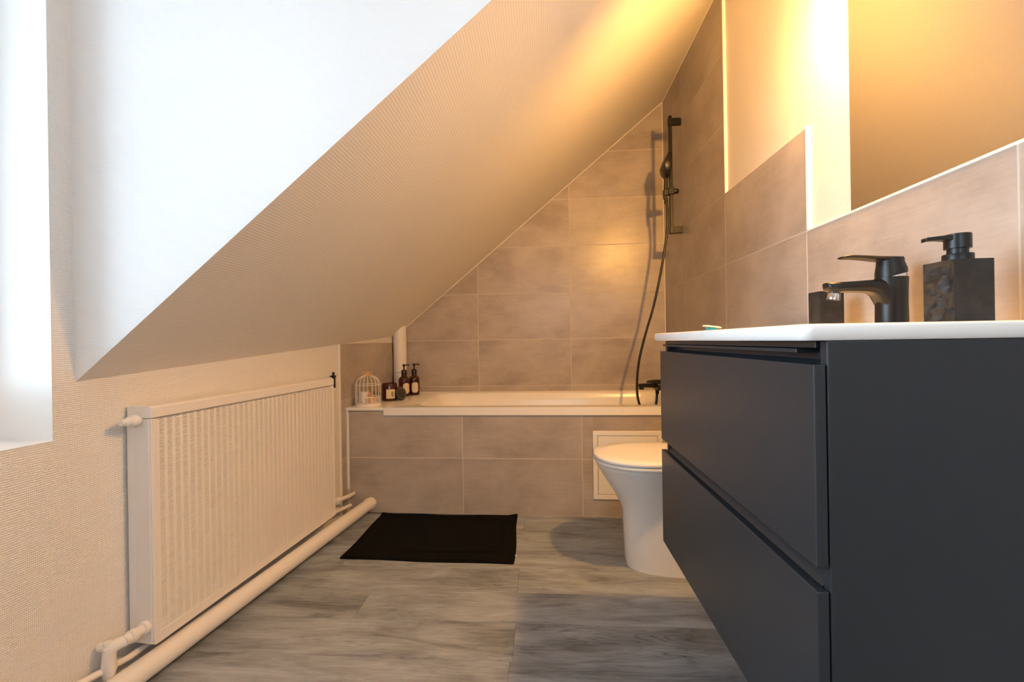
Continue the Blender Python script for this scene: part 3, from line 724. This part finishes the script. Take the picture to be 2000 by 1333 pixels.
# ------------------------------------------------------------------ slate dispenser and tumbler
def slate_block(name, x0, x1, y0, y1, z0, z1, parent, rough_side):
    mb = MB(); n, m_ = 12, 24
    def face(o, u, v, nrm, amp, nu, nv):
        vs = []
        for j in range(nv + 1):
            for i in range(nu + 1):
                p = Vector(o) + Vector(u) * (i / nu) + Vector(v) * (j / nv)
                e = min(min(i, nu - i, j, nv - j) / 3, 1)
                if e > 0: p += Vector(nrm) * amp * e * ((noise.fractal(p * 55, .9, 2.1, 5) * 1.3 - .15))
                vs.append(p)
        mb.add(vs, [(j * (nu + 1) + i, j * (nu + 1) + i + 1, (j + 1) * (nu + 1) + i + 1, (j + 1) * (nu + 1) + i) for j in range(nv) for i in range(nu)])
    dx, dy, dz = x1 - x0, y1 - y0, z1 - z0
    face((x0, y0, z0), (dx, 0, 0), (0, 0, dz), (0, -1, 0), .0006, n, m_)
    face((x1, y0, z0), (0, dy, 0), (0, 0, dz), (1, 0, 0), .0006, n, m_)
    face((x1, y1, z0), (-dx, 0, 0), (0, 0, dz), (0, 1, 0), .0006, n, m_)
    face((x0, y1, z0), (0, -dy, 0), (0, 0, dz), (-1, 0, 0), rough_side, n, m_)
    face((x0, y0, z1), (dx, 0, 0), (0, dy, 0), (0, 0, 1), .0003, n, n)
    face((x0, y1, z0), (dx, 0, 0), (0, -dy, 0), (0, 0, -1), 0, n, n)
    o = obj(name, mb, M['slate'], parent)
    bm = bmesh.new(); bm.from_mesh(o.data); bmesh.ops.remove_doubles(bm, verts=bm.verts, dist=1e-5)
    bmesh.ops.recalc_face_normals(bm, faces=bm.faces)
    o.data.materials.append(M['slate_rough'])
    for f in bm.faces:
        f.smooth = True
        if f.normal.x < -.6 and rough_side > .001: f.material_index = 1
    for e in bm.edges:
        if len(e.link_faces) == 2 and e.calc_face_angle(0) > .7: e.smooth = False
    bm.to_mesh(o.data); bm.free()
    return o
sd = thing('soap_dispenser', 'black slate pump soap dispenser on washbasin right of the tap', 'soap dispenser', (.66, .782, BZ1))
slate_block('block', .632, .690, .754, .812, BZ1, .990, sd, .0075)
px_, py_ = .663, .784
obj('collar', MB().lathe([(.0195, .990), (.0195, 1.0005), (.0190, 1.0015)], (px_, py_, 0), 24), M['black'], sd, smooth=True, angle=30)
obj('neck', MB().lathe([(.0135, 1.0), (.0135, 1.016)], (px_, py_, 0), 20), M['black'], sd, smooth=True, angle=30)
ph_ = obj('pump_head', MB().lathe([(.0172, 1.0105), (.0172, 1.0325), (.0165, 1.0335)], (px_, py_, 0), 24), M['black'], sd, smooth=True, angle=30)
nz_ = MB().loft([[Vector((x, py_ + a * w_, z + b * h_)) for a, b in ((-1, -1), (1, -1), (1, 1), (-1, 1))] for x, z, w_, h_ in ((px_ - .010, 1.0275, .010, .0045), (px_ - .030, 1.0275, .0075, .0032), (px_ - .048, 1.0265, .006, .0026), (px_ - .0515, 1.0248, .0055, .0032))])
obj('nozzle', nz_, M['black'], ph_, bevel=.0008)
tu = thing('tumbler', 'short black slate tumbler on the washbasin, under the tap spout', 'tumbler', (.69, 1.175, BZ1))
slate_block('block', .662, .717, 1.152, 1.200, BZ1, .982, tu, .0007)

br = thing('nail_brush', 'small teal and cream brush lying on the far end of washbasin', 'brush', (.475, 1.345, BZ1))
obj('body', MB().loft([rrect(.462, .488, 1.331, 1.352, .007, 4, BZ1 - .0004), rrect(.458, .490, 1.329, 1.354, .008, 4, BZ1 + .006), rrect(.462, .486, 1.332, 1.351, .007, 4, BZ1 + .0155)]), M['teal'], br, smooth=True)
obj('bristle', MB().loft([rrect(.453, .499, 1.326, 1.357, .010, 4, BZ1 + .0145), rrect(.451, .501, 1.325, 1.358, .010, 4, BZ1 + .0160), rrect(.454, .498, 1.327, 1.356, .010, 4, BZ1 + .0185)]).xf(Matrix.Translation((.475, 1.34, BZ1 + .0155)) @ Matrix.Rotation(.13, 4, 'Y') @ Matrix.Translation((-.475, -1.34, -BZ1 - .0155))), M['cream'], br, smooth=True)

# ------------------------------------------------------------------ mirror and the wall lamp above it
mi = thing('mirror', 'frameless rectangular mirror on the right wall above the washbasin', 'mirror', (XP, .80, 1.187))
obj('backing', MB().box((XP - .006, .412, 1.189), (XP, 1.208, 1.985)), M['vanity_dark'], mi)
obj('glass', MB().box((XP - .010, .410, 1.187), (XP - .006, 1.210, 1.987)), M['mirror'], mi)
wlmp = thing('wall_lamp', 'small wall lamp with a black hood beside the mirror, warm bulb lit', 'lamp', (XP, LAMP_POS.y, LAMP_POS.z))
lx, lyy, lz = LAMP_POS
obj('back_plate', MB().lathe([(.03, 0), (.03, -.012)], (XP, 1.255, lz + .09), 20, 'X'), M['black'], wlmp, smooth=True, angle=30)
obj('arm', MB().tube([(XP - .008, 1.255, lz + .09), (lx, 1.255, lz + .09), (lx, lyy + .03, lz + .072), (lx, lyy, lz + .06)], .006, 10), M['black'], wlmp, smooth=True)
obj('bulb', MB().lathe([(.004, -.03), (.016, -.0255), (.0265, -.014), (.030, 0), (.0265, .014), (.016, .0255), (.010, .03)], (lx, lyy, lz), 20), M['bulb'], wlmp, smooth=True)
obj('socket', MB().lathe([(.011, .029), (.014, .034), (.014, .062)], (lx, lyy, lz), 14), M['black'], wlmp, smooth=True)
hd = MB(); hw_ = .050; ra = .058
arc = [(lx - ra * math.cos(t), lz + ra * math.sin(t)) for t in [(-.36 + (PI * .78) * i / 12) for i in range(13)]]
arc2 = [(lx - (ra + .002) * math.cos(t), lz + (ra + .002) * math.sin(t)) for t in [(-.36 + (PI * .78) * i / 12) for i in range(13)]]
hd.prism([(p[0], lyy - hw_, p[1]) for p in arc + arc2[::-1]], (0, 2 * hw_, 0))
obj('hood', hd, M['black'], wlmp)

# ------------------------------------------------------------------ shower rail, hand shower, hose, bath mixer
SY = 2.605
sr = thing('shower_rail', 'black upright shower rail fixed to the tiled right wall', 'shower rail', (XR, SY, 1.46))
bxr = .715
obj('bar', MB().box((bxr - .0085, SY - .011, 1.455), (bxr + .0085, SY + .011, 2.108)), M['black'], sr, bevel=.002)
for z in (2.075, 1.475):
    bk = MB().box((bxr + .006, SY - .012, z - .018), (XR + .0002, SY + .012, z + .018)).box((bxr - .011, SY - .0135, z - .02), (bxr + .011, SY + .0135, z + .02))
    obj('bracket', bk, M['black'], sr, bevel=.002)
sz = 1.690
sl_ = obj('slider', MB().box((bxr - .018, SY - .018, sz - .020), (bxr + .016, SY + .018, sz + .020)), M['black'], sr, bevel=.003)
obj('slider_knob', MB().lathe([(.012, .014), (.014, .018), (.014, .036), (.011, .040)], (bxr, SY, sz), 16, 'X'), M['black'], sl_, smooth=True)
obj('cradle', MB().box((bxr - .042, SY - .016, sz - .026), (bxr - .016, SY + .016, sz + .012)), M['black'], sl_, bevel=.003)
hs = thing('hand_shower', 'black hand shower resting in the holder on the shower rail', 'hand shower', (bxr - .03, SY, sz))
hx = bxr - .030
Rm = Matrix.Translation((hx, SY, sz)) @ Matrix.Rotation(.06, 4, 'Y')
obj('handle', MB().loft([rrect(-.009, .009, -.011, .011, .005, 4, z) for z in (-.040, .0, .06, .080)]).xf(Rm), M['black'], hs, smooth=True, angle=50)
hd_ = MB().loft([rrect(-.007, .008, -.018, .018, .005, 3, .072), rrect(-.018, .013, -.046, .046, .006, 3, .100), rrect(-.026, .014, -.054, .054, .006, 3, .134), rrect(-.020, .016, -.055, .055, .006, 3, .160), rrect(-.006, .016, -.052, .052, .004, 3, .198), rrect(-.001, .013, -.048, .048, .004, 3, .204)])
he = obj('head', hd_.xf(Rm), M['black'], hs, smooth=True, angle=50)
obj('spray_face', MB().prism([(-.0275, -.044, .136), (-.0250, -.044, .136), (-.0065, -.044, .190), (-.0095, -.044, .190)], (0, .088, 0)).xf(Rm), M['rubber'], he, bevel=.001)
ho = thing('shower_hose', 'long black shower hose hanging from the hand shower to the bath mixer', 'hose', (hx, SY, sz))
def catmull(P_, n=8):
    out = []
    for i in range(len(P_) - 1):
        p0, p1, p2, p3 = P_[max(i - 1, 0)], P_[i], P_[i + 1], P_[min(i + 2, len(P_) - 1)]
        for k in range(n):
            t = k / n
            out.append(.5 * ((2 * p1) + (p2 - p0) * t + (2 * p0 - 5 * p1 + 4 * p2 - p3) * t * t + (3 * p1 - p0 - 3 * p2 + p3) * t ** 3))
    return out + [P_[-1]]
hpnts = [(hx + .002, SY, sz - .042), (.694, SY, 1.58), (.692, SY, 1.479), (.680, SY, 1.394), (.649, SY, 1.223), (.610, SY, 1.052), (.571, SY, .924), (.536, SY, .796), (.519, SY, .700), (.513, SY, .624), (.514, SY - .002, .565), (.523, SY - .004, .515), (.548, SY - .003, .455), (.580, SY, .430), (.606, SY + .005, .455), (.620, SY + .010, .52), (.626, SY + .015, .575), (.627, SY + .015, .592)]
obj('hose', MB().tube(catmull([Vector(p) for p in hpnts]), .0068, 10), M['rubber'], ho, smooth=True)
obj('hose_nut', MB().lathe([(.010, 0), (.0105, .028)], (.627, SY + .015, .566), 12), M['black'], ho, smooth=True, angle=30)
obj('hose_nut', MB().tube([(hx + .002, SY, sz - .066), (hx + .002, SY, sz - .036)], .0095, 12), M['black'], ho, smooth=True)
MYc = SY + .015
bm_ = thing('bath_mixer', 'black wall-mounted bath tap at the right end of the bath', 'tap', (XR, MYc, .61))
obj('body', MB().box((.612, MYc - .075, .592), (.652, MYc + .075, .628)), M['black'], bm_, bevel=.006, bseg=2)
for s in (-1, 1):
    obj('wall_flange', MB().lathe([(.032, 0), (.032, -.010), (.016, -.014), (.016, -.125)], (XR + .0004, MYc + s * .06, .610), 18, 'X'), M['black'], bm_, smooth=True, angle=30)
obj('spout', MB().loft([[Vector((x, MYc + a * .016, z + b * h_)) for a, b in ((-1, -1), (1, -1), (1, 1), (-1, 1))] for x, z, h_ in ((.625, .613, .012), (.575, .614, .011), (.524, .614, .009))]).box((.527, MYc - .014, .592), (.552, MYc + .014, .608)), M['black'], bm_, bevel=.002)
obj('lever', MB().loft([[Vector((x, MYc + a * w_, z + b * h_)) for a, b in ((-1, -1), (1, -1), (1, 1), (-1, 1))] for x, z, w_, h_ in ((.650, .636, .02, .010), (.610, .636, .02, .009), (.585, .636, .017, .006), (.570, .633, .015, .004))]), M['black'], bm_, bevel=.002)
obj('hose_outlet', MB().lathe([(.013, .588), (.013, .600)], (.627, MYc, 0), 14), M['black'], bm_, smooth=True)

# ------------------------------------------------------------------ things on the ledge
SZ = .5425
bc = thing('birdcage', 'small white wire birdcage with golden bow on the bath ledge', 'birdcage', (-.945, 2.40, SZ))
cx, cyy, cr_ = -.945, 2.402, .064
obj('base', MB().lathe([(.067, SZ), (.068, SZ + .003), (.067, SZ + .010), (.064, SZ + .012), (.050, SZ + .012)], (cx, cyy, 0), 32), M['wire'], bc, smooth=True, angle=30)
lat = MB()
nL = 26
for i in range(nL):
    for s in (-1, 1):
        pts = []
        for k in range(5):
            t = 2 * PI * (i + s * k * .55) / nL; pts.append((cx + cr_ * math.cos(t), cyy + cr_ * math.sin(t), SZ + .012 + .034 * k / 4))
        lat.tube(pts, .0009, 4)
obj('lattice', lat, M['wire'], bc, smooth=True)
for zr_ in (SZ + .014, SZ + .047, SZ + .110):
    obj('ring', MB().tube([(cx + cr_ * math.cos(2 * PI * i / 32), cyy + cr_ * math.sin(2 * PI * i / 32), zr_) for i in range(33)], .0016, 6), M['wire'], bc, smooth=True)
for i in range(18):
    t = 2 * PI * (i + .5) / 18; pts = [(cx + cr_ * math.cos(t), cyy + cr_ * math.sin(t), SZ + .012), (cx + cr_ * math.cos(t), cyy + cr_ * math.sin(t), SZ + .110)]
    for k in range(1, 8):
        f_ = k / 7 * PI / 2; r_ = max(cr_ * math.cos(f_), .003)
        pts.append((cx + r_ * math.cos(t), cyy + r_ * math.sin(t), SZ + .110 + .052 * math.sin(f_)))
    obj('wire', MB().tube(pts, .0012, 5), M['wire'], bc, smooth=True)
bow = MB()
for s in (-1, 1):
    bow.tube([(cx, cyy - .004, SZ + .166), (cx + s * .012, cyy - .004, SZ + .178), (cx + s * .026, cyy - .004, SZ + .177), (cx + s * .030, cyy - .004, SZ + .169), (cx + s * .016, cyy - .004, SZ + .165), (cx, cyy - .004, SZ + .166)], .0026, 6)
    bow.tube([(cx, cyy - .004, SZ + .166), (cx + s * .018, cyy - .010, SZ + .158)], .0022, 6)
bow.tube([(cx, cyy, SZ + .160), (cx + .001, cyy, SZ + .186)], .0022, 6)
tag(obj('bow', bow, M['gold'], bc, smooth=True), 'golden ribbon bow')
cd = thing('candle', 'peach candle standing inside the white birdcage, right side', 'candle', (cx + .024, cyy - .01, SZ + .012))
obj('wax', MB().lathe([(.017, SZ + .012), (.0175, SZ + .045), (.015, SZ + .048), (.004, SZ + .046)], (cx + .026, cyy - .014, 0), 20), M['peach'], cd, smooth=True, angle=30)
obj('wick', MB().tube([(cx + .026, cyy - .014, SZ + .045), (cx + .027, cyy - .014, SZ + .055)], .001, 5), M['leaf'], cd)
cp = thing('candle_cup', 'pale pink candle cup inside the white birdcage, left side', 'candle', (cx - .02, cyy, SZ + .012))
obj('cup', MB().lathe([(.018, SZ + .012), (.021, SZ + .040), (.022, SZ + .072), (.020, SZ + .072), (.019, SZ + .062)], (cx - .022, cyy - .004, 0), 20), M['wire'], cp, smooth=True, angle=40)
obj('wax', MB().lathe([(.0185, SZ + .055), (.0188, SZ + .0655), (.004, SZ + .0645)], (cx - .022, cyy - .004, 0), 16), M['pink'], cp, smooth=True)
lf = thing('dried_flower', 'dried brown and pink flower between the candles in the birdcage', 'flower', (cx + .003, cyy + .018, SZ + .012))
obj('stem', MB().tube([(cx + .003, cyy + .018, SZ + .0122), (cx + .004, cyy + .018, SZ + .095)], .0016, 6), M['leaf'], lf)
for i in range(5):
    t = i * 2 * PI / 5
    c_ = Vector((cx + .003, cyy + .018, SZ + .060 + .008 * i))
    dd = Vector((math.cos(t), math.sin(t), .9)).normalized(); w_ = dd.cross(Vector((0, 0, 1))).normalized() * .006
    obj('leaf', MB().add([c_, c_ + dd * .013 + w_, c_ + dd * .028, c_ + dd * .013 - w_], [(0, 1, 2, 3)]), M['leaf'], lf)
obj('blossom', MB().lathe([(.002, SZ + .052), (.010, SZ + .056), (.011, SZ + .064), (.005, SZ + .070)], (cx + .001, cyy - .008 + .014, 0), 10), M['pink'], lf, smooth=True)

# candle jar with its lid leaning on it
jx, jy = -.893, 2.597
cj = thing('candle_jar', 'brown glass candle jar with cream label beside the birdcage', 'candle jar', (jx, jy, SZ))
obj('jar', MB().lathe([(.040, SZ), (.044, SZ + .004), (.045, SZ + .010), (.045, SZ + .086), (.042, SZ + .094), (.041, SZ + .1), (.038, SZ + .1), (.038, SZ + .086)], (jx, jy, 0), 32), M['amber'], cj, smooth=True, angle=40)
def sticker(cx_, cy__, r, a0, a1, z0, z1, cut=0, n=10, rows_=1):
    ring = []
    for k, (z, cu) in enumerate(((z0, cut), (z0 + cut * r, 0), (z1 - cut * r, 0), (z1, cut)) if cut else ((z0, 0), (z1, 0))):
        ring.append([Vector((cx_ + r * math.cos(a), cy__ + r * math.sin(a), z)) for a in [a0 + cu + (a1 - a0 - 2 * cu) * i / n for i in range(n + 1)]])
    return MB().loft(ring, caps=False, closed=False)
lb = obj('label', sticker(jx, jy, .0456, -PI * .5 - .10, -PI * .5 + 1.05, SZ + .016, SZ + .068), M['label'], cj, smooth=True)
obj('print', sticker(jx, jy, .0459, -PI * .5 + .52, -PI * .5 + .78, SZ + .026, SZ + .056, .06), M['print'], lb)
obj('wax', MB().lathe([(.037, SZ + .060), (.0375, SZ + .0655), (.003, SZ + .065)], (jx, jy, 0), 20), M['label'], cj, smooth=True)
jl = thing('jar_lid', 'black jar lid with grey seal leaning against the candle jar', 'lid', (jx + .068, jy, SZ))
Lm = Matrix.Translation((jx + .0665, jy - .004, SZ + .0405)) @ Matrix.Rotation(-.45, 4, 'Z') @ Matrix.Rotation(PI / 2 - .26, 4, 'Y')
obj('disc', MB().lathe([(.038, 0), (.0395, .002), (.0395, .010), (.037, .012)], (0, 0, -.006), 32).xf(Lm), M['black'], jl, smooth=True, angle=30)
obj('seal', MB().lathe([(.036, .006), (.036, .0085), (.033, .0085), (.033, .006)], (0, 0, 0), 32).xf(Lm), plain('grey_seal', (.16, .15, .14), .5), jl, smooth=True, angle=30)

def pump_bottle(x, y, label, noz, lab_a):
    b_ = thing('pump_bottle', label, 'bottle', (x, y, SZ), 'pump bottles on the bath ledge')
    obj('bottle', MB().lathe([(.030, SZ), (.0325, SZ + .003), (.0335, SZ + .010), (.0335, SZ + .098), (.031, SZ + .110), (.024, SZ + .119), (.0165, SZ + .124), (.015, SZ + .132)], (x, y, 0), 32), M['amber'], b_, smooth=True, angle=40)
    obj('collar', MB().lathe([(.0165, SZ + .130), (.0165, SZ + .158), (.013, SZ + .163), (.006, SZ + .165)], (x, y, 0), 20), M['black'], b_, smooth=True, angle=40)
    p_ = obj('pump', MB().lathe([(.0042, SZ + .163), (.0042, SZ + .183), (.0085, SZ + .187), (.0095, SZ + .196), (.006, SZ + .198)], (x, y, 0), 14), M['black'], b_, smooth=True, angle=40)
    d_ = Vector((math.cos(noz), math.sin(noz), 0))
    obj('nozzle', MB().tube([Vector((x, y, SZ + .193)), Vector((x, y, SZ + .194)) + d_ * .02, Vector((x, y, SZ + .191)) + d_ * .036], .0036, 8), M['black'], p_, smooth=True)
    obj('label', sticker(x, y, .0341, lab_a - .62, lab_a + .62, SZ + .018, SZ + .082, .30), M['label'], b_, smooth=True)
    return b_
pump_bottle(-.872, 2.806, 'brown pump bottle with cream label, left of the two and nearer the pipe', .1, -PI * .5 + .72)
pump_bottle(-.826, 2.868, 'brown pump bottle with cream label, right of the two and nearer the tiles', .05, -PI * .5 + .42)
